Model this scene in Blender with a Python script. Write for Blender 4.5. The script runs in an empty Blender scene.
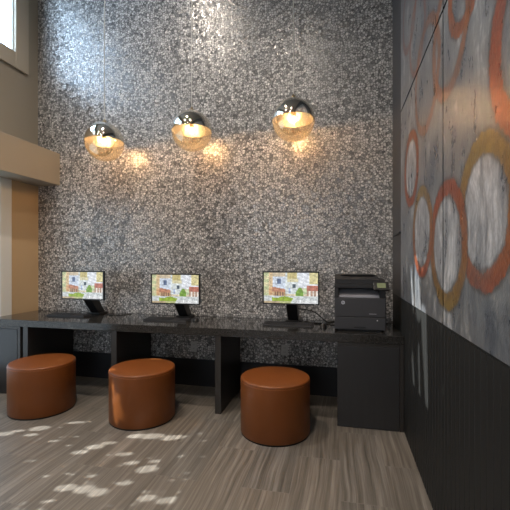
import bpy, bmesh, math, random
from mathutils import Vector, Matrix
random.seed(7)
PI = math.pi
sc = bpy.context.scene
col = sc.collection

# ------------------------------------------------------------------ camera, world, sun, large lights, exposure
TH = 0.2245
cam_data = bpy.data.cameras.new('camera')
cam = bpy.data.objects.new('camera', cam_data)
col.objects.link(cam)
cam.location = (0, 0, 1.42)
cam.rotation_euler = (PI/2, 0, TH)
cam_data.sensor_width = 36.0
cam_data.sensor_fit = 'HORIZONTAL'
cam_data.lens = 36.0*372.77/510
cam_data.shift_y = 4.46/510
cam_data.clip_start = 0.05
sc.camera = cam

sc.view_settings.view_transform = 'Standard'
sc.view_settings.look = 'None'
sc.view_settings.gamma = 1
sc.view_settings.use_curve_mapping = False
sc.view_settings.exposure = 0.0

world = bpy.data.worlds.new('sky')
sc.world = world
world.use_nodes = True
wn = world.node_tree.nodes
wn['Background'].inputs[0].default_value = (0.62, 0.78, 1.0, 1)
wn['Background'].inputs[1].default_value = 1.0

SUN = Vector((1.0, 0.30, -0.79))
sd = bpy.data.lights.new('sun', 'SUN')
sd.energy = 14.0
sd.angle = math.radians(0.3)
sd.color = (1.0, 0.98, 0.95)
sun = bpy.data.objects.new('sun', sd)
sun.rotation_euler = SUN.to_track_quat('-Z', 'Y').to_euler()
sun.location = (-12, -2, 9)
col.objects.link(sun)

def area(name, loc, aim, sx, sy, watts, colour, spread=180):
    d = bpy.data.lights.new(name, 'AREA')
    d.shape = 'RECTANGLE'; d.size = sx; d.size_y = sy
    d.energy = watts; d.color = colour; d.spread = math.radians(spread)
    o = bpy.data.objects.new(name, d)
    o.location = loc
    o.rotation_euler = Vector(aim).to_track_quat('-Z', 'Y').to_euler()
    o.visible_camera = True
    col.objects.link(o)
    return o

# daylight coming in through the left openings, plus an added rear fill
area('daylight_upper_window', (-3.737, 3.0125, 4.3675), (1, 0, 0), 1.185, 1.065, 42, (0.58, 0.76, 1.0))
area('daylight_upper_window_beside', (-3.728, 1.35, 4.3675), (1, 0, 0), 1.2, 1.065, 16, (0.66, 0.81, 1.0))
area('daylight_lower_window', (-3.737, 2.2, 1.26), (1, 0, 0), 2.4, 2.08, 19, (0.66, 0.82, 1.0))
area('added_rear_fill', (-1.6, -4.42, 2.3), (0, 1, 0), 3.2, 3.4, 26, (1.0, 0.95, 0.88))  # added frontal fill from behind the viewer, no known source there

# ------------------------------------------------------------------ dimensions (metres)
D = 3.958           # back wall
XL = -3.70          # left wall
XR = 0.5116         # front of the wainscot and panels on the right wall
XW = XR+0.0190      # right wall itself
YB = -4.5           # wall behind the camera
ZC = 5.40           # ceiling
YD = 3.25           # desk front
ZT, ZB = 0.788, 0.717

# ------------------------------------------------------------------ material helpers
def mat(name, rgb=(0.5, 0.5, 0.5), rough=0.5, metal=0.0, spec=0.5, coat=0.0):
    m = bpy.data.materials.new(name)
    m.use_nodes = True
    b = m.node_tree.nodes['Principled BSDF']
    b.inputs['Base Color'].default_value = (*rgb, 1)
    b.inputs['Roughness'].default_value = rough
    b.inputs['Metallic'].default_value = metal
    b.inputs['Specular IOR Level'].default_value = spec
    b.inputs['Coat Weight'].default_value = coat
    return m

class NT:
    """small node-graph writer"""
    def __init__(s, m):
        s.t = m.node_tree; s.b = s.t.nodes.get('Principled BSDF')
        s.out = s.t.nodes['Material Output']
    def n(s, kind, **kw):
        x = s.t.nodes.new(kind)
        for k, v in kw.items(): setattr(x, k, v)
        return x
    def put(s, sock, v):
        if isinstance(v, bpy.types.NodeSocket): s.t.links.new(v, sock)
        elif v is not None:
            if hasattr(sock.default_value, '__len__') and not hasattr(v, '__len__'): sock.default_value = [v]*len(sock.default_value)
            else: sock.default_value = v
    def math(s, op, a, b=None, c=None, clamp=False):
        x = s.n('ShaderNodeMath', operation=op, use_clamp=clamp)
        for i, v in enumerate((a, b, c)): s.put(x.inputs[i], v)
        return x.outputs[0]
    def vmath(s, op, a, b=None):
        x = s.n('ShaderNodeVectorMath', operation=op)
        s.put(x.inputs[0], a)
        if b is not None: s.put(x.inputs[1], b)
        return x.outputs[0] if op not in ('LENGTH', 'DISTANCE', 'DOT_PRODUCT') else x.outputs['Value']
    def mix(s, f, a, b, blend='MIX'):
        x = s.n('ShaderNodeMix', data_type='RGBA', blend_type=blend)
        s.put(x.inputs[0], f)
        for i, v in ((6, a), (7, b)):
            s.put(x.inputs[i], (*v, 1) if isinstance(v, tuple) and len(v) == 3 else v)
        return x.outputs[2]
    def ramp(s, f, stops, interp='LINEAR'):
        x = s.n('ShaderNodeValToRGB')
        r = x.color_ramp; r.interpolation = interp
        while len(r.elements) < len(stops): r.elements.new(0.5)
        for e, (p, c) in zip(r.elements, stops):
            e.position = p; e.color = (*c, 1) if len(c) == 3 else c
        s.put(x.inputs[0], f)
        return x.outputs[0]
    def rng(s, v, a, b, c=0.0, d=1.0, smooth=False):
        x = s.n('ShaderNodeMapRange', interpolation_type='SMOOTHSTEP' if smooth else 'LINEAR')
        for i, q in enumerate((v, a, b, c, d)): s.put(x.inputs[i], q)
        return x.outputs[0]
    def pos(s): return s.n('ShaderNodeNewGeometry').outputs['Position']
    def objc(s): return s.n('ShaderNodeTexCoord').outputs['Object']
    def scale(s, v, xyz): return s.vmath('MULTIPLY', v, xyz)
    def noise(s, v, sc_, det=2.0, rough=0.5, out=0):
        x = s.n('ShaderNodeTexNoise'); s.put(x.inputs['Vector'], v)
        x.inputs['Scale'].default_value = sc_; x.inputs['Detail'].default_value = det; x.inputs['Roughness'].default_value = rough
        return x.outputs[out]
    def bump(s, h, strength=0.2, dist=0.01):
        x = s.n('ShaderNodeBump'); s.put(x.inputs['Height'], h)
        x.inputs['Strength'].default_value = strength; x.inputs['Distance'].default_value = dist
        s.t.links.new(x.outputs[0], s.b.inputs['Normal'])

M = {}
# --- painted plaster
def paint(name, rgb, rough=0.7):
    m = mat(name, rgb, rough, spec=0.25); g = NT(m)
    nz = g.noise(g.pos(), 60, 3)
    g.bump(nz, 0.05, 0.003)
    return m
M['paint'] = paint('taupe wall paint', (0.335, 0.295, 0.235))
M['tan'] = paint('tan panel paint', (0.60, 0.44, 0.265))
M['paint_dark'] = paint('charcoal wall paint', (0.062, 0.060, 0.062), 0.5)
M['ceiling'] = paint('ceiling paint', (0.34, 0.31, 0.27), 0.9)
M['rear'] = paint('brown rear wall paint', (0.30, 0.20, 0.13))
M['white_trim'] = mat('pale trim paint', (0.80, 0.82, 0.80), 0.5)
M['casing'] = mat('taupe casing paint', (0.45, 0.39, 0.30), 0.5)

# --- chip mosaic of the back wall
def mosaic():
    m = mat('metal chip mosaic', (0.3, 0.3, 0.3), 0.3, 0.0); g = NT(m)
    p = g.pos()
    q = g.scale(p, (1, 0.02, 1))
    def vor(feat, sc_):
        v = g.n('ShaderNodeTexVoronoi', feature=feat, voronoi_dimensions='3D'); g.put(v.inputs['Vector'], q)
        v.inputs['Scale'].default_value = sc_; v.inputs['Randomness'].default_value = 0.85
        return v
    SC = 40
    v = vor('F1', SC); e = vor('DISTANCE_TO_EDGE', SC)
    sep = g.n('ShaderNodeSeparateColor'); g.put(sep.inputs[0], v.outputs['Color'])
    c = g.ramp(sep.outputs[0], [(0.0, (0.17, 0.168, 0.165)), (0.16, (0.27, 0.265, 0.26)), (0.34, (0.50, 0.485, 0.465)), (0.75, (0.60, 0.58, 0.56)), (1.0, (0.80, 0.78, 0.75))])
    grout = g.rng(e.outputs['Distance'], 0.05, 0.14, 1.0, 0.0)
    c = g.mix(g.math('MULTIPLY', grout, 0.92), c, (0.075, 0.073, 0.071))
    g.put(g.b.inputs['Base Color'], c)
    g.put(g.b.inputs['Metallic'], g.math('MULTIPLY', g.rng(sep.outputs[1], 0.3, 0.7, 0.04, 0.42), g.math('SUBTRACT', 1.0, grout)))
    g.put(g.b.inputs['Roughness'], g.rng(sep.outputs[2], 0, 1, 0.22, 0.38))
    # every chip is set at a slightly different tilt
    tilt = g.scale(g.vmath('SUBTRACT', v.outputs['Color'], (0.5, 0.5, 0.5)), (0.12, 0.12, 0.12))
    nrm = g.vmath('NORMALIZE', g.vmath('ADD', g.n('ShaderNodeNewGeometry').outputs['Normal'], tilt))
    g.put(g.b.inputs['Normal'], nrm)
    return m
M['mosaic'] = mosaic()

# --- wood-look floor tile: planks run towards the back wall
def floor_mat():
    m = mat('wood-look plank tile', rough=0.38); g = NT(m)
    p = g.pos()
    sp = g.n('ShaderNodeSeparateXYZ'); g.put(sp.inputs[0], p)
    cb = g.n('ShaderNodeCombineXYZ'); g.put(cb.inputs[0], sp.outputs[1]); g.put(cb.inputs[1], sp.outputs[0])
    br = g.n('ShaderNodeTexBrick', offset=0.5, offset_frequency=2)
    g.put(br.inputs['Vector'], cb.outputs[0])
    br.inputs['Scale'].default_value = 1.0
    br.inputs['Brick Width'].default_value = 0.9; br.inputs['Row Height'].default_value = 0.30
    br.inputs['Mortar Size'].default_value = 0.0022; br.inputs['Mortar Smooth'].default_value = 0.3
    br.inputs['Color1'].default_value = (0.0, 0, 0, 1); br.inputs['Color2'].default_value = (1, 1, 1, 1)
    br.inputs['Mortar'].default_value = (0.5, 0.5, 0.5, 1)
    bs = g.n('ShaderNodeSeparateColor'); g.put(bs.inputs[0], br.outputs['Color'])
    shift = g.n('ShaderNodeCombineXYZ'); g.put(shift.inputs[2], g.math('MULTIPLY', bs.outputs[0], 9.0))
    q = g.vmath('ADD', p, shift.outputs[0])
    wob = g.scale(g.noise(q, 1.6, 2, 0.5, 1), (0.05, 0, 0))
    q = g.vmath('ADD', q, wob)
    s1 = g.noise(g.scale(q, (34, 0.9, 1)), 1.0, 4, 0.6)
    s2 = g.noise(g.scale(q, (110, 1.6, 1)), 1.0, 3, 0.6)
    f = g.math('ADD', g.math('MULTIPLY', s1, 0.62), g.math('MULTIPLY', s2, 0.38))
    c = g.ramp(f, [(0.32, (0.076, 0.067, 0.056)), (0.5, (0.165, 0.147, 0.126)), (0.68, (0.300, 0.274, 0.242))])
    c = g.mix(1.0, c, g.mix(bs.outputs[0], (0.92, 0.93, 0.94), (1.08, 1.04, 1.0)), 'MULTIPLY')
    c = g.mix(g.math('MULTIPLY', br.outputs['Fac'], 0.55), c, (0.21, 0.195, 0.17))
    g.put(g.b.inputs['Base Color'], c)
    g.put(g.b.inputs['Roughness'], g.rng(f, 0.3, 0.7, 0.32, 0.46))
    g.bump(f, 0.06, 0.002)
    return m
M['floor'] = floor_mat()

# --- dark laminates and stone
def laminate(name, rgb, rough):
    m = mat(name, rgb, rough); g = NT(m)
    f = g.noise(g.scale(g.pos(), (40, 40, 2)), 1.0, 3)
    g.put(g.b.inputs['Base Color'], g.mix(f, tuple(x*0.8 for x in rgb), tuple(x*1.2 for x in rgb)))
    return m
M['laminate'] = laminate('charcoal laminate', (0.026, 0.026, 0.028), 0.36)
M['laminate_brown'] = laminate('espresso laminate', (0.030, 0.027, 0.025), 0.36)
M['base_black'] = mat('black baseboard', (0.010, 0.010, 0.013), 0.5)
def granite():
    m = mat('polished dark stone', rough=0.10); g = NT(m)
    p = g.pos()
    v = g.n('ShaderNodeTexVoronoi'); g.put(v.inputs['Vector'], p); v.inputs['Scale'].default_value = 240
    sep = g.n('ShaderNodeSeparateColor'); g.put(sep.inputs[0], v.outputs['Color'])
    g.put(g.b.inputs['Base Color'], g.ramp(sep.outputs[0], [(0, (0.012, 0.012, 0.012)), (0.75, (0.028, 0.027, 0.026)), (1, (0.085, 0.08, 0.075))]))
    return m
M['granite'] = granite()

# --- ribbed black wainscot
def ribbed():
    m = mat('black ribbed panel', (0.019, 0.019, 0.018), 0.55, spec=0.2); g = NT(m)
    sp = g.n('ShaderNodeSeparateXYZ'); g.put(sp.inputs[0], g.pos())
    return m
M['ribbed'] = ribbed()
M['rib_smooth'] = mat('black rail', (0.019, 0.019, 0.018), 0.55, spec=0.2)

# --- painted metal artwork: rings brushed over a grey ground
RINGS = [  # centre (Y, Z), radius, half width, hue (0 ochre .. 1 orange red), hue drift downwards
    (1.525, 1.592, 0.254, 0.034, 0.42, 1.9),
    (2.009, 1.493, 0.281, 0.035, 0.55, -1.7),
    (2.945, 2.088, 0.246, 0.031, 0.85, 0.4),
    (2.576, 1.599, 0.260, 0.029, 0.50, 1.8),
    (2.456, 2.534, 0.312, 0.037, 0.62, 0.0),
    (1.733, 2.632, 0.208, 0.029, 0.75, 0.2),
    (1.129, 2.086, 0.286, 0.042, 0.95, 0.0),
    (1.967, 2.523, 0.286, 0.042, 0.62, 0.0),
    (3.018, 3.304, 0.271, 0.031, 0.80, 0.0),
    (2.727, 2.960, 0.250, 0.027, 0.85, 0.0),
    (0.645, 1.732, 0.281, 0.033, 0.50, 1.0),
    (0.364, 2.336, 0.260, 0.031, 0.90, 0.0),
    (2.290, 3.376, 0.291, 0.033, 0.40, 0.5),
    (1.457, 3.168, 0.312, 0.035, 0.85, 0.0),
]
def art():
    m = mat('painted metal artwork', rough=0.30, metal=0.36); g = NT(m)
    p = g.pos()
    sp = g.n('ShaderNodeSeparateXYZ'); g.put(sp.inputs[0], p)
    wob = g.scale(g.vmath('SUBTRACT', g.noise(p, 5, 3, 0.55, 1), (0.5, 0.5, 0.5)), (0, 0.035, 0.035))
    flat = g.scale(g.vmath('ADD', p, wob), (0, 1, 1))
    st = g.noise(g.scale(g.vmath('ADD', p, g.scale(g.noise(p, 3.0, 2, 0.5, 1), (0, 0.16, 0.1))), (1, 11, 4.0)), 1.0, 6, 0.7)
    cl = g.noise(p, 2.2, 4, 0.6)
    base = g.ramp(g.math('ADD', g.math('MULTIPLY', st, 0.6), g.math('MULTIPLY', cl, 0.4)),
                  [(0.30, (0.06, 0.072, 0.105)), (0.43, (0.135, 0.15, 0.175)), (0.55, (0.24, 0.255, 0.27)), (0.68, (0.68, 0.70, 0.72))])
    warm = g.noise(g.vmath('ADD', p, (3.0, 1.0, 0.4)), 1.1, 3)
    base = g.mix(g.rng(warm, 0.48, 0.66, 0, 0.25), base, g.mix(1.0, base, (1.3, 1.0, 0.78), 'MULTIPLY'))
    inside = None
    brush = g.noise(g.scale(p, (1, 24, 24)), 1.0, 3, 0.7)
    c = base
    for n_, (cy, cz, r, w, hue, drift) in enumerate(RINGS):
        force = {4: 0.6, 7: 0.62, 8: 0.5, 9: 0.5, 5: 0.85}.get(n_, 0.92)
        w *= {4: 0.7, 7: 0.7, 8: 0.75, 9: 0.7}.get(n_, 1.0)
        d = g.vmath('DISTANCE', flat, (0, cy, cz))
        if r > 0.24 and hue < 0.95 and cz < 2.2:      # the discs inside the big rings are scraped paler
            c = g.mix(g.rng(d, r-0.03, r-0.01, 0.8, 0.0), c, g.ramp(st, [(0.35, (0.17, 0.18, 0.205)), (0.50, (0.40, 0.41, 0.43)), (0.65, (0.80, 0.81, 0.83))]))
        a = g.math('ABSOLUTE', g.math('SUBTRACT', d, r))
        c = g.mix(g.rng(g.math('ADD', a, g.math('MULTIPLY', g.math('SUBTRACT', st, 0.5), 0.03)), w*1.2, w*1.5+0.012, 0.7*force, 0.0, True), c, (0.07, 0.06, 0.055))
        k = g.math('ADD', a, g.math('MULTIPLY', g.math('SUBTRACT', brush, 0.5), 0.045))
        mask = g.rng(k, w*0.90, w*1.30, force, 0.0, True)
        mask = g.math('MULTIPLY', mask, g.rng(cl, 0.34, 0.50, 0.6, 1.0))
        # hue drifts round the ring
        h = g.math('ADD', hue, g.math('MULTIPLY', g.math('SUBTRACT', cz, sp.outputs[2]), drift), clamp=True)
        cc = g.ramp(h, [(0.0, (0.33, 0.215, 0.05)), (0.45, (0.37, 0.145, 0.036)), (1.0, (0.38, 0.075, 0.028))])
        cc = g.mix(g.rng(brush, 0.35, 0.65, 0, 0.75), cc, g.mix(1.0, cc, (0.45, 0.42, 0.5), 'MULTIPLY'))
        c = g.mix(mask, c, cc)
    g.put(g.b.inputs['Base Color'], c)
    g.put(g.b.inputs['Roughness'], g.rng(st, 0.3, 0.7, 0.24, 0.40))
    g.bump(g.math('ADD', brush, st), 0.45, 0.008)
    return m
M['art'] = art()
M['black_metal'] = mat('black metal', (0.012, 0.012, 0.012), 0.4, 0.6)

# --- leather
def leather(name, rgb, rough=0.36):
    m = mat(name, rgb, rough, spec=0.45); g = NT(m)
    p = g.objc()
    n1 = g.noise(p, 5, 3)
    g.put(g.b.inputs['Base Color'], g.mix(n1, tuple(x*0.82 for x in rgb), tuple(x*1.18 for x in rgb)))
    v = g.n('ShaderNodeTexVoronoi'); g.put(v.inputs['Vector'], p); v.inputs['Scale'].default_value = 230
    g.bump(v.outputs['Distance'], 0.12, 0.002)
    return m
M['leather'] = leather('cognac leather', (0.195, 0.056, 0.010), 0.44)
M['leather_seam'] = leather('cognac leather piping', (0.30, 0.09, 0.024), 0.42)
M['plinth'] = mat('black stool plinth', (0.008, 0.008, 0.008), 0.6)

# --- electronics
M['plastic'] = mat('black plastic', (0.012, 0.012, 0.013), 0.35)
M['plastic_matt'] = mat('matt black plastic', (0.020, 0.020, 0.022), 0.55)
M['plastic_grey'] = mat('charcoal plastic', (0.045, 0.045, 0.050), 0.5)
M['key'] = mat('black keycaps', (0.028, 0.028, 0.030), 0.5)
M['tray_light'] = mat('grey output tray', (0.42, 0.42, 0.46), 0.4)
M['logo'] = mat('silver logo disc', (0.55, 0.57, 0.62), 0.4)
M['rubber'] = mat('black cable rubber', (0.010, 0.010, 0.010), 0.5)
M['outlet'] = mat('grey outlet plastic', (0.5, 0.49, 0.47), 0.45)
M['outlet_dark'] = mat('outlet slots', (0.03, 0.03, 0.03), 0.6)
M['led'] = mat('white led', (0.7, 0.7, 0.7), 0.4)
def emit(name, rgb, s):
    m = bpy.data.materials.new(name); m.use_nodes = True; g = NT(m)
    e = g.n('ShaderNodeEmission'); e.inputs[0].default_value = (*rgb, 1); e.inputs[1].default_value = s
    g.t.nodes.remove(g.b); g.t.links.new(e.outputs[0], g.out.inputs[0])
    return m
M['touch'] = emit('lit touch panel', (0.40, 0.42, 0.22), 0.42)
def screen_mat():
    m = bpy.data.materials.new('lit monitor picture'); m.use_nodes = True; g = NT(m)
    a = g.n('ShaderNodeVertexColor', layer_name='picture')
    g.b.inputs['Base Color'].default_value = (0.01, 0.01, 0.01, 1); g.b.inputs['Roughness'].default_value = 0.3
    g.put(g.b.inputs['Emission Color'], a.outputs[0]); g.b.inputs['Emission Strength'].default_value = 1.0
    return m
M['screen'] = screen_mat()

# --- pendant glass
M['mirror'] = mat('bronze mirrored glass', (0.84, 0.79, 0.70), 0.03, 1.0)
def shell(name, t_rgb, g_rgb, fac, rough, glow=0.0):
    m = bpy.data.materials.new(name); m.use_nodes = True; g = NT(m); g.t.nodes.remove(g.b)
    t = g.n('ShaderNodeBsdfTransparent'); t.inputs[0].default_value = (*t_rgb, 1)
    gl = g.n('ShaderNodeBsdfGlossy'); gl.inputs[0].default_value = (*g_rgb, 1); gl.inputs[1].default_value = rough
    lw = g.n('ShaderNodeLayerWeight'); lw.inputs[0].default_value = 0.35
    mx = g.n('ShaderNodeMixShader')
    g.put(mx.inputs[0], g.math('ADD', g.math('MULTIPLY', lw.outputs['Facing'], 0.3), fac, clamp=True))
    g.t.links.new(t.outputs[0], mx.inputs[1]); g.t.links.new(gl.outputs[0], mx.inputs[2]); res = mx.outputs[0]
    if glow:
        tr = g.n('ShaderNodeBsdfTranslucent'); tr.inputs[0].default_value = (*g_rgb, 1)
        m2 = g.n('ShaderNodeMixShader'); m2.inputs[0].default_value = glow
        g.t.links.new(res, m2.inputs[1]); g.t.links.new(tr.outputs[0], m2.inputs[2]); res = m2.outputs[0]
    g.t.links.new(res, g.out.inputs[0])
    return m
M['amber_glass'] = shell('half-silvered amber glass', (0.93, 0.85, 0.70), (0.88, 0.80, 0.66), 0.34, 0.04, 0.03)
M['clear_glass'] = shell('clear glass', (0.97, 0.985, 0.98), (0.9, 0.9, 0.9), 0.02, 0.02)
M['pane'] = shell('window glass', (0.93, 0.96, 0.97), (0.9, 0.93, 0.95), 0.02, 0.02)
M['bulb'] = emit('glowing bulb', (1.0, 0.80, 0.50), 8.0)
M['brass'] = mat('brushed bronze', (0.45, 0.34, 0.2), 0.3, 1.0)
M['inner'] = mat('silvered inside of the dome', (0.42, 0.37, 0.29), 0.35, 0.9)
M['cord'] = mat('pale cord', (0.52, 0.50, 0.46), 0.5)
M['lamp_face'] = emit('downlight lens', (1.0, 0.86, 0.66), 14.0)
M['leaf'] = mat('leaf green', (0.05, 0.12, 0.03), 0.6)
M['bark'] = mat('bark', (0.10, 0.07, 0.05), 0.8)
M['soil'] = mat('ground', (0.16, 0.14, 0.11), 0.9)

# ------------------------------------------------------------------ mesh helpers
class MB:
    def __init__(s): s.bm = bmesh.new()
    def box(s, x0, x1, y0, y1, z0, z1, bev=0.0, seg=2, mtx=None):
        r = bmesh.ops.create_cube(s.bm, size=1)
        vs = r['verts']
        m = Matrix.Translation(((x0+x1)/2, (y0+y1)/2, (z0+z1)/2)) @ Matrix.Diagonal((x1-x0, y1-y0, z1-z0, 1))
        bmesh.ops.transform(s.bm, matrix=m, verts=vs)
        if bev:
            es = list({e for v in vs for e in v.link_edges})
            rb = bmesh.ops.bevel(s.bm, geom=es, offset=bev, segments=seg, affect='EDGES', profile=0.5)
            vs = list({v for f in rb['faces'] for v in f.verts} | {v for v in vs if v.is_valid})
        if mtx: bmesh.ops.transform(s.bm, matrix=mtx, verts=vs)
        return s
    def lathe(s, prof, n=64, c=(0, 0, 0), close=False):
        """prof: (radius, z) from bottom to top"""
        rows = []
        for r, z in prof:
            if r < 1e-6: rows.append([s.bm.verts.new((c[0], c[1], c[2]+z))])
            else: rows.append([s.bm.verts.new((c[0]+r*math.cos(2*PI*i/n), c[1]+r*math.sin(2*PI*i/n), c[2]+z)) for i in range(n)])
        for a, b in zip(rows, rows[1:]):
            for i in range(n):
                j = (i+1) % n
                if len(a) == 1 and len(b) == 1: continue
                if len(a) == 1: s.bm.faces.new((a[0], b[j], b[i]))
                elif len(b) == 1: s.bm.faces.new((a[i], a[j], b[0]))
                else: s.bm.faces.new((a[i], a[j], b[j], b[i]))
        return s
    def tube(s, pts, r, n=8, cap=True):
        pts = [Vector(p) for p in pts]
        rows = []
        up = Vector((0, 0, 1))
        for i, p in enumerate(pts):
            t = (pts[min(i+1, len(pts)-1)]-pts[max(i-1, 0)]).normalized()
            a = t.cross(up)
            if a.length < 1e-3: a = t.cross(Vector((1, 0, 0)))
            a.normalize(); b = t.cross(a).normalized()
            rows.append([s.bm.verts.new(p+a*r*math.cos(2*PI*k/n)+b*r*math.sin(2*PI*k/n)) for k in range(n)])
        for a, b in zip(rows, rows[1:]):
            for k in range(n): s.bm.faces.new((a[k], a[(k+1) % n], b[(k+1) % n], b[k]))
        if cap: s.bm.faces.new(rows[0][::-1]); s.bm.faces.new(rows[-1])
        return s
    def prism(s, poly, axis, a, b):
        """extrude a 2D polygon along an axis between a and b"""
        def P(u, v, w): return {'x': (w, u, v), 'y': (u, w, v), 'z': (u, v, w)}[axis]
        A = [s.bm.verts.new(P(u, v, a)) for u, v in poly]; B = [s.bm.verts.new(P(u, v, b)) for u, v in poly]
        s.bm.faces.new(A); s.bm.faces.new(B[::-1])
        for i in range(len(poly)):
            j = (i+1) % len(poly); s.bm.faces.new((A[j], A[i], B[i], B[j]))
        return s
    def build(s, name, material, parent=None, smooth=False, loc=None):
        bmesh.ops.recalc_face_normals(s.bm, faces=s.bm.faces)
        me = bpy.data.meshes.new(name)
        s.bm.to_mesh(me); s.bm.free()
        me.materials.append(material)
        if smooth:
            for p in me.polygons: p.use_smooth = True
            try: me.set_sharp_from_angle(angle=math.radians(40))
            except Exception: pass
        o = bpy.data.objects.new(name, me)
        col.objects.link(o)
        if parent is not None: o.parent = parent
        if loc is not None: o.location = loc
        return o

def tag(o, label=None, cat=None, group=None, kind=None):
    if label: o['label'] = label
    if cat: o['category'] = cat
    if group: o['group'] = group
    if kind: o['kind'] = kind
    return o
def thing(name, loc, label, cat, group=None, rotz=0.0, kind=None):
    o = bpy.data.objects.new(name, None)
    o.empty_display_size = 0.1
    o.location = loc; o.rotation_euler = (0, 0, rotz)
    col.objects.link(o)
    return tag(o, label, cat, group, kind)
def dup(root, loc, label, rotz=None):
    r = root.copy(); col.objects.link(r); r.location = loc; r['label'] = label
    if rotz is not None: r.rotation_euler = (0, 0, rotz)
    for ch in list(root.children):
        c = ch.copy(); col.objects.link(c); c.parent = r
        for g in list(ch.children):
            d = g.copy(); col.objects.link(d); d.parent = c
    return r

# ------------------------------------------------------------------ the room
tag(MB().box(XL-0.2, XR+0.2, YB-0.2, D+0.2, -0.12, 0).build('floor', M['floor']), 'grey-brown wood-look plank tile floor', 'floor', kind='structure')
tag(MB().box(XL-0.2, XR+0.2, YB-0.2, D+0.2, ZC, ZC+0.12).build('ceiling', M['ceiling']), 'dim high ceiling', 'ceiling', kind='structure')
tag(MB().box(XL-0.2, XR+0.2, D, D+0.16, 0, ZC).build('wall_back', M['mosaic']), 'tall back wall clad in grey speckled chip mosaic', 'wall', kind='structure')
tag(MB().box(XW, XW+0.16, YB, D, 0, ZC).build('wall_right', M['paint_dark']), 'charcoal right wall behind the painted panels', 'wall', kind='structure')

# left wall with two openings; rear wall with one added for the fill light
def wall_with_holes(axis, a, b, u0, u1, holes):
    """blocks of a wall between u0..u1 and 0..ZC leaving rectangular holes (u0,u1,z0,z1)"""
    mb = MB()
    us = sorted({u0, u1, *[h[0] for h in holes], *[h[1] for h in holes]})
    zs = sorted({0, ZC, *[h[2] for h in holes], *[h[3] for h in holes]})
    for i in range(len(us)-1):
        for j in range(len(zs)-1):
            um, zm = (us[i]+us[i+1])/2, (zs[j]+zs[j+1])/2
            if any(h[0] < um < h[1] and h[2] < zm < h[3] for h in holes): continue
            if axis == 'x': mb.box(a, b, us[i], us[i+1], zs[j], zs[j+1])
            else: mb.box(us[i], us[i+1], a, b, zs[j], zs[j+1])
    bmesh.ops.remove_doubles(mb.bm, verts=mb.bm.verts, dist=1e-5)
    # drop the inner faces where blocks meet
    seen = {}
    for f in mb.bm.faces:
        k = tuple(round(x, 4) for x in f.calc_center_median()); seen.setdefault(k, []).append(f)
    dead = [f for v in seen.values() if len(v) > 1 for f in v]
    bmesh.ops.delete(mb.bm, geom=dead, context='FACES')
    return mb
UW = (2.42, 3.605, 3.835, 4.90)     # upper left window opening
UW2 = (0.75, 1.95, 3.835, 4.90)     # the next one towards the viewer
LW = (1.0, 3.40, 0.22, 2.30)        # lower left window opening
RW = (-3.3, 0.1, 0.5, 4.1)  # added opening for the rear fill light
tag(wall_with_holes('x', XL-0.16, XL, YB, D, [UW, UW2, LW]).build('wall_left', M['paint']), 'taupe painted left wall', 'wall', kind='structure')
tag(wall_with_holes('y', YB-0.16, YB, XL, XR, [RW]).build('wall_rear', M['rear']), 'brown wall behind the viewer', 'wall', kind='structure')

def window(name, opening, cas, mat_cas, label, mull=()):
    y0, y1, z0, z1 = opening
    mb = MB()
    t = 0.028
    c = cas
    for (a, b, e, f) in ((y0-c, y0, z0-c, z1+c), (y1, y1+c, z0-c, z1+c), (y0, y1, z0-c, z0), (y0, y1, z1, z1+c)):
        mb.box(XL, XL+t, a, b, max(e, 0.0), f, 0.004, 1)
    root = tag(mb.build(name, mat_cas), label, 'window', kind='structure')
    f = MB()
    for (a, b, e, g) in ((y0, y0+0.012, z0, z1), (y1-0.012, y1, z0, z1), (y0+0.012, y1-0.012, z0, z0+0.012), (y0+0.012, y1-0.012, z1-0.012, z1)):
        f.box(XL-0.034, XL-0.012, a, b, e, g)
    for m in mull: f.box(XL-0.034, XL-0.012, m-0.025, m+0.025, z0+0.012, z1-0.012)
    f.build('window_frame', M['white_trim'], root)
    MB().box(XL-0.026, XL-0.020, y0+0.01, y1-0.01, z0+0.01, z1-0.01).build('window_pane', M['pane'], root)
    return root
window('window_1', UW, 0.185, M['casing'], 'high window with a wide taupe casing at top left')
window('window_4', UW2, 0.185, M['casing'], 'second high window further along the left wall')
window('window_2', LW, 0.15, M['white_trim'], 'tall window with a pale casing under the ledge')
# added rear window: made up behind the viewer to carry the frontal fill
rw = MB()
for (a, b, e, f) in ((RW[0], RW[0]+0.06, RW[2], RW[3]), (RW[1]-0.06, RW[1], RW[2], RW[3]), (RW[0], RW[1], RW[2], RW[2]+0.06), (RW[0], RW[1], RW[3]-0.06, RW[3]), (-1.63, -1.57, RW[2], RW[3])):
    rw.box(a, b, YB-0.12, YB-0.05, e, f)
rwo = tag(rw.build('added_rear_window', M['casing']), 'added large window behind the viewer for the fill light', 'window', kind='structure')
MB().box(RW[0]+0.03, RW[1]-0.03, YB-0.09, YB-0.084, RW[2]+0.03, RW[3]-0.03).build('window_pane', M['pane'], rwo)

# ledge along the left wall
tag(MB().box(XL, -3.378, YB, D, 2.335, 2.728, 0.004, 1).build('trim_1', M['paint']), 'boxed taupe ledge running along the left wall', 'ledge', kind='structure')
tag(MB().box(XL, XL+0.006, 3.5505, D, 0, 2.335).build('trim_4', M['tan']), 'tan panel between the pale window casing and the mosaic corner', 'wall panel', kind='structure')
# baseboard under the mosaic
tag(MB().box(XL, XR+0.001, D-0.018, D, 0, 0.298, 0.002, 1).build('baseboard_back', M['base_black']), 'tall black baseboard under the mosaic', 'baseboard', kind='structure')
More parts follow.
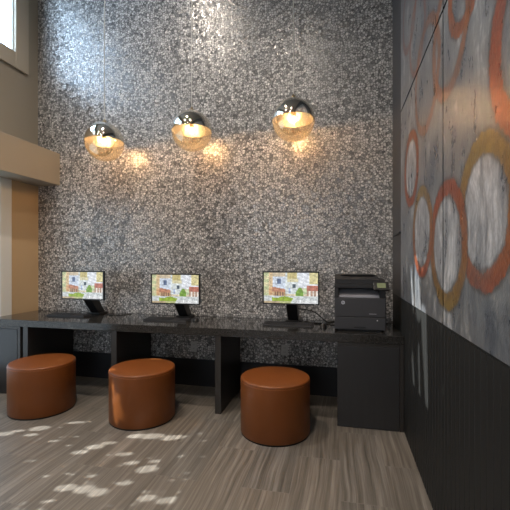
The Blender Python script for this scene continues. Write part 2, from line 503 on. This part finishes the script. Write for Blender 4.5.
# wainscot with vertical ribs on the right wall
wz = 1.088
mb = MB().box(XR+0.004, XW, YB, 3.42, 0, wz)
tw = mb.build('trim_2', M['rib_smooth']); tag(tw, 'black ribbed wainscot under the painted panels', 'wainscot', kind='structure')
mb = MB()
y = 3.38
while y > -1.2:
    mb.prism([(XR+0.0042, y-0.027), (XR+0.0018, y-0.024), (XR+0.0018, y+0.024), (XR+0.0042, y+0.027)], 'z', 0.0, wz-0.01)
    y -= 0.062
mb.build('ribs', M['ribbed'], tw)
tag(MB().box(XR+0.001, XW, 3.42, D, wz, ZC).build('trim_5', M['paint_dark']), 'charcoal strip between the mosaic and the painted panels', 'wall strip', kind='structure')
tag(MB().box(XR+0.001, XW, 3.42, D-0.018, 0, wz).build('trim_3', M['rib_smooth']), 'plain black wall strip in the right corner', 'wall strip', kind='structure')

# ------------------------------------------------------------------ painted panels on the right wall
SY, SZ = 2.062, 2.692
def art_panel(y0, y1, z0, z1, label, bracket=False):
    t = thing('wall_painting', (XW, (y0+y1)/2, z0), label, 'painting', 'painted metal wall panels')
    cx, cy, cz = t.location
    sheet = MB().box(-0.020, -0.008, y0-cy, y1-cy, 0, z1-z0).build('painted_sheet', M['art'], t)
    sh = sheet.data
    sh.materials.append(M['black_metal'])
    for p in sh.polygons:          # bare dark edges
        if abs(p.normal.x) < 0.5: p.material_index = 1
    yy0, yy1, h = y0-cy+0.03, y1-cy-0.03, z1-z0-0.03
    MB().box(-0.008, 0, yy0, yy0+0.03, 0.03, h).build('mounting_rail', M['black_metal'], t)
    MB().box(-0.008, 0, yy1-0.03, yy1, 0.03, h).build('mounting_rail', M['black_metal'], t)
    return t
G_ = 0.0075
art_panel(SY+G_, 3.412, 1.09, SZ-G_, 'painted grey metal panel with slim orange rings, lower one next to the mosaic corner')
art_panel(SY+G_, 3.412, SZ+G_, 4.30, 'grey metal panel with faint rings, above the slanting seam by the mosaic corner')
art_panel(-0.20, SY-G_, 1.09, SZ-G_, 'wide grey metal panel with a big ochre and orange ring beside the long seam')
art_panel(-0.20, SY-G_, SZ+G_, 4.30, 'grey metal panel whose corner just shows over the seam at the top edge')
tag(MB().box(XR-0.009, XR+0.001, 3.43, 3.90, 1.645, 1.662).build('hanging_rail', M['black_metal']), 'short black rail on the corner strip beside the painted panels', 'rail')

# ------------------------------------------------------------------ built-in desk
desk = thing('built_in_desk', (-1.6, YD, 0), 'long dark built-in desk with a polished black top along the mosaic wall', 'desk')
dx, dy = 1.6, -YD
MB().box(XL+0.029+dx, XR-0.001+dx, 0, D-YD, ZB, ZT, 0.003, 2).build('countertop', M['granite'], desk)
SUP = [(-3.236, -3.176), (-2.200, -2.138), (-1.123, -1.066)]
for a, b in SUP:
    MB().box(a+dx, b+dx, 0.012, D-0.018-YD, 0, ZB, 0.0015, 1).build('support_panel', M['laminate_brown'], desk)
def cabinet(x0, x1, label, lock):
    t = thing('desk_cabinet', ((x0+x1)/2, YD, 0), label, 'cabinet')
    w = (x1-x0)/2
    MB().box(-w, w, 0.014, D-0.018-YD, 0, ZB).build('carcass', M['laminate'], t)
    d = MB().box(-w+0.003, w-0.035, 0.0, 0.0138, 0.004, ZB-0.030, 0.0015, 1).build('door', M['laminate'], t)
    MB().box(w-0.033, w, 0.003, 0.0138, 0.0, ZB-0.002).box(-w+0.003, w-0.035, 0.004, 0.0138, ZB-0.027, ZB-0.002).build('face_frame', M['laminate_brown'], t)
    return t
cabinet(-0.024, XR-0.002, 'dark cabinet under the printer at the right end of the desk', True)
cabinet(XL+0.032, -3.262, 'dark cabinet at the far left end of the desk, beyond the left stool', False)

# ------------------------------------------------------------------ stools
R_, H_ = 0.2865, 0.459
def stool_proto(loc, label):
    t = thing('ottoman_stool', loc, label, 'stool', 'round brown leather stools')
    MB().lathe([(0, 0), (R_-0.006, 0), (R_-0.004, 0.003), (R_-0.004, 0.014), (0, 0.014)]).build('plinth', M['plinth'], t, True)
    e = 0.014
    body = [(0, 0.0138), (R_-0.003, 0.0138), (R_, 0.018), (R_, 0.427), (R_-0.002, 0.429)]
    MB().lathe(body + [(0, 0.429)], 96).build('leather_body', M['leather'], t, True)
    pr = [(R_-0.003, 0.4288), (R_-0.0005, 0.431), (R_-0.0005, 0.4405)]
    for k in range(1, 9):
        a = PI/2*k/8; pr.append((R_-0.0005-0.014*(1-math.cos(a)), 0.4405+0.014*math.sin(a)))
    pr += [(R_*0.75, 0.457), (R_*0.4, 0.4585), (0, 0.459)]
    MB().lathe(pr, 96).build('seat_cushion', M['leather'], t, True)
    ring = []
    for k in range(8):
        a = 2*PI*k/8; ring.append((R_-0.0008+0.0018*math.cos(a), 0.430+0.0018*math.sin(a)))
    MB().lathe(ring+[ring[0]], 96).build('piping', M['leather_seam'], t, True)
    # stitched vertical seam at the back of the cover
    MB().box(-0.003, 0.003, R_-0.002, R_+0.0015, 0.03, 0.398, 0.001, 1).build('side_seam', M['leather_seam'], t)
    return t
st = stool_proto((-0.5265, 3.058, 0), 'round brown leather stool in front of the right monitor, beside the cabinet')
dup(st, (-1.738, 3.055, 0), 'round brown leather stool in front of the middle monitor', 0.4)
dup(st, (-2.772, 3.022, 0), 'round brown leather stool at the far left under the left monitor', -0.3)

# ------------------------------------------------------------------ monitors
def picture(u, v):
    """street of bright town houses; u right, v up, 0..1"""
    def n(a, b): return (math.sin(a*91.7+b*57.3)*43758.5453) % 1.0
    c = (0.80, 0.70, 0.50)
    if v > 0.50: c = (0.86, 0.84, 0.74) if u < 0.62 else (0.88, 0.91, 0.97)
    if u < 0.12: c = (0.78, 0.72, 0.45) if (int(v*9) % 2) else (0.62, 0.66, 0.38)
    if 0.10 < u < 0.17 and v > 0.25: c = (0.80, 0.60, 0.36) if v > 0.5 else (0.72, 0.42, 0.22)
    if 0.17 <= u < 0.40 and v > 0.45: c = (0.72, 0.80, 0.92)
    if 0.17 <= u < 0.40 and v > 0.86: c = (0.74, 0.62, 0.45)
    if 0.25 < u < 0.32 and 0.62 < v < 0.80: c = (0.13, 0.18, 0.30)
    if 0.15 <= u < 0.42 and 0.38 < v <= 0.48 + 0.3*(0.34-u): c = (0.55, 0.26, 0.16)
    if 0.18 <= u < 0.40 and 0.22 < v <= 0.36: c = (0.58, 0.38, 0.20) if int(u*40) % 2 else (0.24, 0.13, 0.10)
    if 0.40 <= u < 0.64 and v > 0.30: c = (0.80, 0.86, 0.86)
    if 0.44 <= u < 0.62 and v > 0.80: c = (0.66, 0.56, 0.26)
    if 0.44 <= u < 0.64 and 0.70 < v <= 0.80: c = (0.80, 0.74, 0.48)
    if 0.54 < u < 0.59 and 0.50 < v < 0.62: c = (0.10, 0.13, 0.16)
    if 0.46 < u < 0.50 and 0.32 < v < 0.50: c = (0.42, 0.50, 0.70)
    if 0.60 <= u < 0.74 and 0.24 < v < 0.36 + 0.16*math.sin((u-0.60)*22): c = (0.24, 0.42, 0.08)
    if 0.74 <= u < 0.80 and 0.3 < v < 0.5: c = (0.62, 0.72, 0.45)
    if u > 0.84 and v > 0.62: c = (0.80, 0.72, 0.38)
    if u > 0.80 and 0.42 < v <= 0.58: c = (0.58, 0.22, 0.16)
    if u > 0.80 and 0.24 < v <= 0.42: c = (0.92, 0.84, 0.76) if int(u*30) % 2 else (0.55, 0.36, 0.26)
    if v <= 0.24: c = (0.70, 0.74, 0.74)
    if v <= 0.10 and u > 0.6: c = (0.84, 0.86, 0.86)
    if v <= 0.20 + 0.03*math.sin(u*20) and 0.16 < u < 0.56 - (0.2-v)*0.3: c = (0.34, 0.48, 0.06) if v > 0.07 else (0.60, 0.62, 0.30)
    if v < 0.06 and u < 0.3: c = (0.56, 0.44, 0.28)
    k = (0.70 + 0.42*n(round(u*46), round(v*30)))*(0.90 + 0.16*math.sin(u*37+v*19)*math.sin(v*31-u*11))
    return tuple(min(1.0, x*k) for x in c)

MW, MH = 0.545, 0.318        # outer size of the screen housing
def screen_mesh():
    nx, ny = 84, 46
    w, h = MW-0.026, MH-0.025
    vs = [(-w/2+w*i/nx, 0, h*j/ny) for j in range(ny+1) for i in range(nx+1)]
    fs = [(j*(nx+1)+i, j*(nx+1)+i+1, (j+1)*(nx+1)+i+1, (j+1)*(nx+1)+i) for j in range(ny) for i in range(nx)]
    me = bpy.data.meshes.new('screen'); me.from_pydata(vs, [], fs)
    ca = me.color_attributes.new('picture', 'FLOAT_COLOR', 'CORNER')
    li = 0
    for j in range(ny):
        for i in range(nx):
            c = picture((i+0.5)/nx, (j+0.5)/ny)
            for _ in range(4): ca.data[li].color = (*c, 1); li += 1
    me.materials.append(M['screen'])
    return me
def monitor_proto(loc, label, rotz):
    """origin on the desk under the middle of the screen face; the stand is behind"""
    t = thing('computer_monitor', loc, label, 'monitor', 'computer monitors on the desk', rotz)
    z0 = 0.180
    mb = MB()
    mb.box(-MW/2, MW/2, 0.004, 0.030, z0, z0+MH, 0.003, 2)
    mb.prism([(-MW/2+0.03, z0+0.03), (MW/2-0.03, z0+0.03), (MW/2-0.03, z0+MH-0.03), (-MW/2+0.03, z0+MH-0.03)], 'y', 0.030, 0.038)
    mb.box(-0.12, 0.12, 0.036, 0.056, z0+0.06, z0+0.24, 0.006, 2)
    mb.build('housing', M['plastic'], t)
    b = MB()
    x, zt = MW/2, z0+MH
    bw = 0.013
    b.box(-x, x, 0.0, 0.006, zt-bw, zt).box(-x, x, 0.0, 0.006, z0, z0+0.012).box(-x, -x+bw, 0.0, 0.006, z0+0.012, zt-bw).box(x-bw, x, 0.0, 0.006, z0+0.012, zt-bw)
    b.build('bezel', M['plastic'], t)
    s = bpy.data.objects.new('screen', screen_mesh()); col.objects.link(s); s.parent = t; s.location = (0, 0.0035, z0+0.0125)
    mb = MB()
    mb.prism([(0.050, z0+0.20), (0.050, z0+0.035), (0.215, 0.016), (0.325, 0.016), (0.130, z0+0.10), (0.085, z0+0.20)], 'x', -0.052, 0.052)
    mb.build('stand_neck', M['plastic'], t)
    mb = MB().box(-0.080, 0.080, 0.185, 0.350, 0.0, 0.018, 0.006, 2)
    mb.build('stand_base', M['plastic'], t)
    MB().box(x-0.045, x-0.035, -0.0008, 0.001, z0+0.004, z0+0.008).build('power_light', M['led'], t)
    return t
def raise_screen(root, dz):      # the screens are set at slightly different heights on their stands
    for ch in root.children:
        if not ch.name.startswith('stand'): ch.location.z += dz
mon = monitor_proto((-2.773, 3.582, ZT), 'lit computer monitor at the far left of the desk', -0.02)
m2 = dup(mon, (-1.664, 3.57, ZT), 'lit computer monitor in the middle of the desk', 0.0)
m3 = dup(mon, (-0.463, 3.55, ZT), 'lit computer monitor next to the black printer', 0.0)
raise_screen(mon, 0.008); raise_screen(m2, -0.012); raise_screen(m3, 0.020)

# ------------------------------------------------------------------ keyboards and mice
def keyboard_proto(loc, label, rotz):
    t = thing('computer_keyboard', loc, label, 'keyboard', 'black keyboards on the desk', rotz)
    MB().prism([(-0.068, 0), (0.068, 0), (0.068, 0.024), (0.060, 0.025), (-0.066, 0.012), (-0.068, 0.008)], 'x', -0.236, 0.236).build('case', M['plastic_matt'], t)
    mb = MB()
    for r in range(5):
        for k in range(15):
            if r == 0 and 3 <= k <= 9:
                if k > 3: continue
                x0, x1 = -0.226+3*0.0193, -0.226+10*0.0193-0.003
            else: x0 = -0.226+k*0.0193; x1 = x0+0.0155
            y0 = -0.058+r*0.0215; zz = 0.0135+r*0.0022
            mb.box(x0, x1, y0, y0+0.0175, zz, zz+0.006)
    mb.build('keys', M['key'], t); mb = MB()
    for r in range(5):
        for k in range(4):
            x0 = 0.150+k*0.0193; y0 = -0.058+r*0.0215; zz = 0.0135+r*0.0022
            mb.box(x0, x0+0.0155, y0, y0+0.0175, zz, zz+0.006)
    mb.build('number_pad', M['key'], t)
    return t
kb = keyboard_proto((-1.745, 3.56, ZT), 'black keyboard in front of the middle monitor', 0.0)
dup(kb, (-0.485, 3.555, ZT), 'black keyboard in front of the right monitor', 0.0)
dup(kb, (-2.955, 3.60, ZT), 'black keyboard in front of the left monitor', 0.0)
def mouse_proto(loc, label, rotz):
    t = thing('computer_mouse', loc, label, 'mouse', 'black mice beside the keyboards', rotz)
    mb = MB()
    r = bmesh.ops.create_uvsphere(mb.bm, u_segments=24, v_segments=12, radius=1)
    bmesh.ops.transform(mb.bm, matrix=Matrix.Diagonal((0.032, 0.056, 0.036, 1)), verts=mb.bm.verts)
    for v in mb.bm.verts:
        v.co.z = max(v.co.z, 0.0)
        if v.co.y < 0: v.co.z *= 1.0 + v.co.y*4
    mb.build('shell', M['plastic'], t, True)
    MB().lathe([(0, -0.003), (0.007, -0.003), (0.007, 0.003), (0, 0.003)], 20).build('scroll_wheel', M['plastic_grey'], t, True, (0, -0.026, 0.026)).rotation_euler = (0, PI/2, 0)
    return t
ms = mouse_proto((-1.455, 3.63, ZT), 'black mouse to the right of the middle keyboard', 0.1)
dup(ms, (-0.152, 3.53, ZT), 'black mouse between the right keyboard and the printer', -0.1)

# ------------------------------------------------------------------ printer
pr = thing('laser_printer', (0.169, 3.385, ZT), 'black multifunction laser printer at the right end of the desk', 'printer')
pr.scale = (1.025, 1.0, 1.035)
PW, PD = 0.213, 0.40
MB().box(-PW, PW, 0.012, PD, 0.012, 0.285, 0.006, 2).box(-PW+0.03, PW-0.03, 0.03, PD-0.03, 0, 0.014).build('body', M['plastic_matt'], pr)
MB().box(-PW+0.004, PW-0.004, 0.0, 0.0135, 0.125, 0.283, 0.004, 2).build('front_cover', M['plastic_grey'], pr)
tr = MB().box(-PW+0.004, PW-0.004, 0.0, 0.0135, 0.016, 0.120, 0.004, 2).build('paper_tray', M['plastic_grey'], pr)
MB().box(-0.05, 0.05, -0.002, 0.001, 0.030, 0.042, 0.001, 1).build('tray_grip', M['plastic'], tr)
MB().lathe([(0, 0), (0.005, 0), (0.005, 0.002), (0, 0.002)], 16).build('status_light', M['led'], pr, False, (0.142, 0.0, 0.098)).rotation_euler = (PI/2, 0, 0)
# output bay: side cheeks, back, floor
MB().box(-PW, -PW+0.035, 0.012, PD, 0.285, 0.366, 0.003, 1).box(PW-0.05, PW, 0.03, PD, 0.285, 0.366, 0.003, 1).box(-PW+0.035, PW-0.05, 0.20, PD, 0.285, 0.366).build('output_bay', M['plastic_matt'], pr)
MB().prism([(0.03, 0.2855), (0.199, 0.2855), (0.199, 0.350), (0.17, 0.350), (0.03, 0.302)], 'x', -PW+0.037, PW-0.052).build('output_tray', M['tray_light'], pr)
# scanner and feeder lid
MB().box(-PW, PW, 0.010, PD, 0.366, 0.402, 0.005, 2).build('scanner_bed', M['plastic_matt'], pr)
ld = MB()
ld.prism([(0.012, 0.404), (0.012, 0.440), (0.03, 0.452), (0.20, 0.470), (PD, 0.470), (PD, 0.404)], 'x', -PW+0.003, PW-0.055)
ld.prism([(0.06, 0.404), (0.06, 0.430), (0.10, 0.440), (PD, 0.440), (PD, 0.404)], 'x', PW-0.055, PW-0.003)
lid = ld.build('feeder_lid', M['plastic_matt'], pr)
MB().box(-PW+0.05, PW-0.08, 0.12, 0.36, 0.472, 0.478, 0.002, 1, mtx=None).build('document_tray', M['plastic'], lid)
# control panel tipped towards the user at the right
cp = MB().box(-0.062, 0.062, -0.010, 0.010, -0.042, 0.042, 0.004, 2).build('control_panel', M['plastic'], pr, False, (0.172, -0.006, 0.386))
cp.rotation_euler = (math.radians(-38), 0, 0)
MB().box(-0.034, 0.036, -0.0125, -0.0095, -0.022, 0.026, 0.001, 1).build('touch_screen', M['touch'], cp)
# round maker's mark with slanted letters, and the model strip
lg = MB().lathe([(0, 0), (0.0155, 0), (0.0155, 0.002), (0, 0.002)], 32).build('logo', M['logo'], pr, True, (-0.140, 0.0005, 0.243))
lg.rotation_euler = (PI/2, 0, 0)
mk = MB()
def slant(x0, x1, y0, y1, k=0.30): mk.prism([(x0+k*y0, y0), (x1+k*y0, y0), (x1+k*y1, y1), (x0+k*y1, y1)], 'z', 0.002, 0.0026)
slant(-0.0075, -0.0055, -0.005, 0.012); slant(-0.0055, -0.0022, 0.0035, 0.0055); slant(-0.0022, -0.0002, -0.005, 0.0055)
slant(0.0015, 0.0035, -0.012, 0.0055); slant(0.0035, 0.0068, 0.0035, 0.0055); slant(0.0068, 0.0088, -0.005, 0.0055); slant(0.0035, 0.0068, -0.005, -0.003)
mk.build('logo_letters', M['plastic'], lg)
MB().box(0.075, 0.135, -0.0008, 0.001, 0.150, 0.154).build('model_strip', M['tray_light'], pr)

# ------------------------------------------------------------------ cables
def bez(p, n=10):
    """Catmull-Rom through points"""
    p = [Vector(q) for q in p]; p = [2*p[0]-p[1]] + p + [2*p[-1]-p[-2]]
    out = []
    for i in range(1, len(p)-2):
        for k in range(n):
            t = k/n
            out.append(0.5*((2*p[i]) + (p[i+1]-p[i-1])*t + (2*p[i-1]-5*p[i]+4*p[i+1]-p[i+2])*t*t + (3*p[i]-p[i-1]-3*p[i+1]+p[i+2])*t**3))
    return out + [p[-2]]
zc = ZT+0.005
o = MB().tube(bez([(-0.40, 3.64, ZT+0.15), (-0.33, 3.74, ZT+0.13), (-0.25, 3.79, ZT+0.10), (-0.17, 3.78, ZT+0.04), (-0.12, 3.80, zc), (-0.06, 3.86, zc)]), 0.005).build('cable', M['rubber'], None, True)
tag(o, 'black cable hanging in a loop from the right monitor', 'cable', 'black cables by the printer')
o = MB().tube(bez([(-0.36, 3.80, zc), (-0.29, 3.75, zc), (-0.20, 3.72, zc), (-0.12, 3.70, zc), (-0.055, 3.74, zc+0.01)]), 0.0055).build('cable', M['rubber'], None, True)
tag(o, 'black cable lying on the desk and ending behind the printer', 'cable', 'black cables by the printer')
o = MB().tube(bez([(-0.152, 3.588, ZT+0.010), (-0.162, 3.61, zc-0.002), (-0.20, 3.635, zc-0.002), (-0.24, 3.65, zc-0.002), (-0.29, 3.66, zc-0.002), (-0.34, 3.67, zc-0.002)]), 0.0025).build('cable', M['rubber'], None, True)
tag(o, 'thin black cord trailing back from the mouse by the printer', 'cable', 'black cables by the printer')
o = MB().tube(bez([(-1.13, 3.30, ZB-0.0045), (-1.16, 3.31, ZB-0.03), (-1.20, 3.32, ZB-0.012), (-1.24, 3.34, ZB-0.0045)]), 0.004).build('cable', M['rubber'], None, True)
tag(o, 'short loop of cable tacked under the desk by the middle support', 'cable')
o = MB().tube(bez([(-2.64, 3.84, zc), (-2.58, 3.78, zc), (-2.52, 3.74, zc), (-2.42, 3.78, zc), (-2.36, 3.90, zc)]), 0.004).build('cable', M['rubber'], None, True)
tag(o, 'black cable on the desk trailing right from the left monitor', 'cable')

# ------------------------------------------------------------------ wall outlets under the desk
def outlet_proto(loc, label):
    t = thing('wall_outlet', loc, label, 'outlet', 'wall outlets under the desk')
    MB().box(-0.036, 0.036, -0.007, 0, -0.058, 0.058, 0.003, 2).build('cover_plate', M['outlet'], t)
    for z in (-0.022, 0.022):
        s = MB().box(-0.016, 0.016, -0.0095, -0.006, z-0.014, z+0.014, 0.002, 1).build('socket', M['outlet'], t)
        MB().box(-0.008, -0.005, -0.0101, -0.009, z-0.004, z+0.007).box(0.005, 0.008, -0.0101, -0.009, z-0.004, z+0.007).build('slots', M['outlet_dark'], s)
    return t
ol = outlet_proto((-1.612, D, 0.435), 'grey wall outlet under the desk right of the middle stool')
dup(ol, (-0.578, D, 0.452), 'grey wall outlet under the desk above the right stool')

# ------------------------------------------------------------------ pendant lamps
GR = 0.206
def lamp_proto(loc, label):
    t = thing('pendant_lamp', loc, label, 'lamp', 'mirrored globe pendants')      # origin at the middle of the globe
    n = 24
    up = [(GR*math.cos(a), GR*math.sin(a)) for a in [PI/2*k/n for k in range(n)]] + [(0.012, GR)]
    MB().lathe(up, 64).build('mirrored_dome', M['mirror'], t, True)
    gi = GR-0.004
    up = [(gi*math.cos(a), gi*math.sin(a)) for a in [PI/2*k/n for k in range(n)]] + [(0.012, gi)]
    MB().lathe(up, 64).build('dome_lining', M['inner'], t, True)
    dn = [(0, -GR)] + [(GR*math.cos(a), GR*math.sin(a)) for a in [-PI/2*k/n for k in range(n-1, -1, -1)]]
    MB().lathe(dn, 64).build('glass_bowl', M['amber_glass'], t, True)
    MB().lathe([(0, 0.036), (0.022, 0.036), (0.024, 0.040), (0.024, 0.105), (0.016, 0.120), (0.016, GR-0.004)], 24).build('socket', M['brass'], t, True)
    b = [(0, -0.034), (0.014, -0.031), (0.026, -0.020), (0.031, -0.004), (0.029, 0.012), (0.020, 0.028), (0.015, 0.040)]
    MB().lathe(b, 24).build('bulb', M['bulb'], t, True)
    MB().lathe([(0, GR-0.004), (0.030, GR-0.004), (0.030, GR+0.010), (0.012, GR+0.030), (0.004, GR+0.045), (0, GR+0.045)], 24).build('cap', M['brass'], t, True)
    MB().tube([(0, 0, GR+0.04), (0, 0, ZC-loc[2]-0.02)], 0.0045, 8).build('cord', M['cord'], t, True)
    MB().lathe([(0, ZC-loc[2]-0.03), (0.055, ZC-loc[2]-0.03), (0.06, ZC-loc[2]-0.024), (0.06, ZC-loc[2]), (0, ZC-loc[2])], 32).build('ceiling_canopy', M['brass'], t, True)
    ld_ = bpy.data.lights.new('bulb_light', 'POINT'); ld_.energy = 82; ld_.color = (1.0, 0.63, 0.33); ld_.shadow_soft_size = 0.034
    lo = bpy.data.objects.new('bulb_light', ld_); col.objects.link(lo); lo.parent = t; lo.location = (0, 0, -0.005)
    return t
lamp_proto((-2.507, 3.60, 2.702), 'mirrored glass globe pendant, lowest and leftmost of the three')
lamp_proto((-1.491, 3.60, 2.744), 'mirrored glass globe pendant between the other two')
lamp_proto((-0.440, 3.60, 2.769), 'mirrored glass globe pendant, highest and nearest the painted panels')

# ------------------------------------------------------------------ recessed downlights (seen mirrored in the globes and the mosaic)
def downlight(x, y, watts):
    t = thing('ceiling_downlight', (x, y, ZC), 'small recessed ceiling downlight mirrored in the globes', 'ceiling light', 'recessed ceiling downlights')
    MB().lathe([(0.075, -0.001), (0.10, -0.006), (0.102, 0.0), (0.075, 0.0)], 32).build('trim_ring', M['white_trim'], t, True)
    MB().lathe([(0, -0.0035), (0.074, -0.0035), (0.074, 0), (0, 0)], 32).build('lens', M['lamp_face'], t)
    d = bpy.data.lights.new('downlight_beam', 'SPOT'); d.energy = watts; d.color = (1.0, 0.87, 0.74); d.spot_size = math.radians(150); d.spot_blend = 1.0; d.shadow_soft_size = 0.08
    o = bpy.data.objects.new('downlight_beam', d); col.objects.link(o); o.parent = t; o.location = (0, 0, -0.02)
for x, y, w in ((-2.0, 2.21, 330), (-0.76, 0.63, 310), (-2.6, 0.4, 190), (-1.4, -1.4, 190), (-2.9, -2.4, 150), (-0.3, -2.6, 150)):
    downlight(x, y, w)

# ------------------------------------------------------------------ trees outside the left windows: gaps in the leaves let sun patches in
k5 = -5.0
def onto(x, y, z):            # where the sun ray through a point crosses the plane X = -5
    t = (x-k5)/SUN.x
    return y-SUN.y*t, z-SUN.z*t
GAPS = []                     # ellipses (y, z, ry, rz)
def gap_floor(x, y, rx, ry):
    a, b = onto(x, y, 0); GAPS.append((a, b, ry, rx*0.79))
def gap_wall(y, z, ry, rz):
    a, b = onto(XR, y, z); GAPS.append((a, b, ry, rz))
for (x, y, rx, ry) in ((-2.67, 2.50, .07, .035), (-2.60, 2.575, .05, .02), (-2.466, 2.65, .075, .045), (-2.44, 2.54, .05, .022), (-2.243, 2.818, .07, .02), (-2.19, 2.49, .03, .018),
                       (-1.87, 2.393, .055, .024), (-1.81, 2.482, .06, .036), (-1.743, 2.56, .055, .024), (-1.53, 2.44, .055, .024), (-1.593, 2.712, .075, .035), (-1.475, 2.735, .10, .045),
                       (-1.32, 2.74, .06, .045), (-1.256, 2.771, .05, .03), (-1.42, 2.343, .05, .024), (-1.276, 2.30, .065, .045), (-1.272, 2.40, .03, .02), (-1.332, 2.125, .04, .022), (-1.593, 2.144, .028, .016),
                       (-1.66, 2.00, .06, .035), (-1.54, 2.01, .06, .04), (-1.44, 2.00, .05, .04), (-1.12, 2.02, .05, .03), (-0.98, 2.03, .07, .032), (-0.84, 2.03, .06, .032), (-2.27, 2.80, .035, .014), (-2.20, 2.83, .03, .014)):
    gap_floor(x, y, rx, ry)
for i in range(11):            # tall slit on the artwork
    f = i/10; gap_wall(2.775-0.085*f, 1.51-0.42*f, 0.036+0.056*f, 0.08)
for i in range(6):
    f = i/5; gap_wall(2.93-0.06*f, 1.31-0.20*f, 0.024, 0.06)
for i in range(14):            # and on the wainscot below it
    f = i/13; gap_wall(2.53-0.10*f, 1.06-0.58*f, 0.078-0.048*f, 0.07)
for i in range(5):
    f = i/4; gap_wall(2.68-0.03*f, 0.80-0.26*f, 0.02, 0.06)
for i in range(4):
    f = i/3; gap_wall(2.90-0.05*f, 0.70-0.17*f, 0.025, 0.05)
for (dy_, z, ry, rz) in ((-0.255, 0.33, 0.012, 0.05), (-0.262, 0.22, 0.016, 0.07), (-0.270, 0.12, 0.018, 0.07), (-0.277, 0.25, 0.014, 0.05), (-0.282, 0.15, 0.018, 0.06)):
    yy = 3.055+dy_; xx = -1.738-math.sqrt(max(R_**2-dy_**2, 0)); a, b = onto(xx, yy, z); GAPS.append((a, b, ry, rz))
for (x, y, rx, ry) in ((-1.73, 3.318, .07, .022), (-1.955, 2.90, .04, .02)):
    a, b = onto(x, y, 0.452); GAPS.append((a, b, ry, rx*0.79))
verts, faces = [], []
rnd = random.Random(3)
def clear(y, z, r):            # does a leaf of this reach (on the plane X = -5) stay out of every gap
    for (gy, gz, ry, rz) in GAPS:
        if ((y-gy)/(ry+r))**2+((z-gz)/(rz+r))**2 < 1.0: return False
    return True
def leaf(y, z, L, depth=0):
    if not clear(y, z, L*0.75):
        if depth < 3:
            for k in range(5): leaf(y+rnd.uniform(-.8, .8)*L, z+rnd.uniform(-.8, .8)*L, L*0.5, depth+1)
        return
    x = rnd.uniform(-0.16, 0.16); a = rnd.uniform(0, PI); ca, sa = math.cos(a), math.sin(a); W = L*0.62; tl = rnd.uniform(-.4, .4)*L
    i = len(verts)
    for (u, v, w) in ((0, -L, 0), (W, -L*0.1, tl), (0, L, 0), (-W, -L*0.1, -tl)):
        verts.append((k5+x+w, y+SUN.y*x+u*ca-v*sa, z+SUN.z*x+u*sa+v*ca))
    faces.append((i, i+1, i+2, i+3))
z = 1.0
while z < 6.6:
    y = -0.25
    while y < 3.55:
        for l in range(3): leaf(y+rnd.uniform(-.4, .4)*0.06, z+rnd.uniform(-.4, .4)*0.06, 0.055*rnd.uniform(.8, 1.2))
        y += 0.06
    z += 0.06
me = bpy.data.meshes.new('tree_foliage'); me.from_pydata(verts, [], faces); me.materials.append(M['leaf'])
tree = bpy.data.objects.new('tree_foliage', me); col.objects.link(tree)
tag(tree, 'leafy branches outside the left windows', 'foliage', kind='stuff')
MB().tube([(k5, 2.1, -0.05), (k5-0.02, 2.15, 1.2), (k5+0.03, 2.1, 2.6), (k5, 2.2, 5.6)], 0.05, 10).build('trunk', M['bark'], tree, True)
tag(MB().box(-14, XL-0.2, -6, 9, -0.15, -0.05).build('ground', M['soil']), 'ground outside the windows', 'ground', kind='structure')
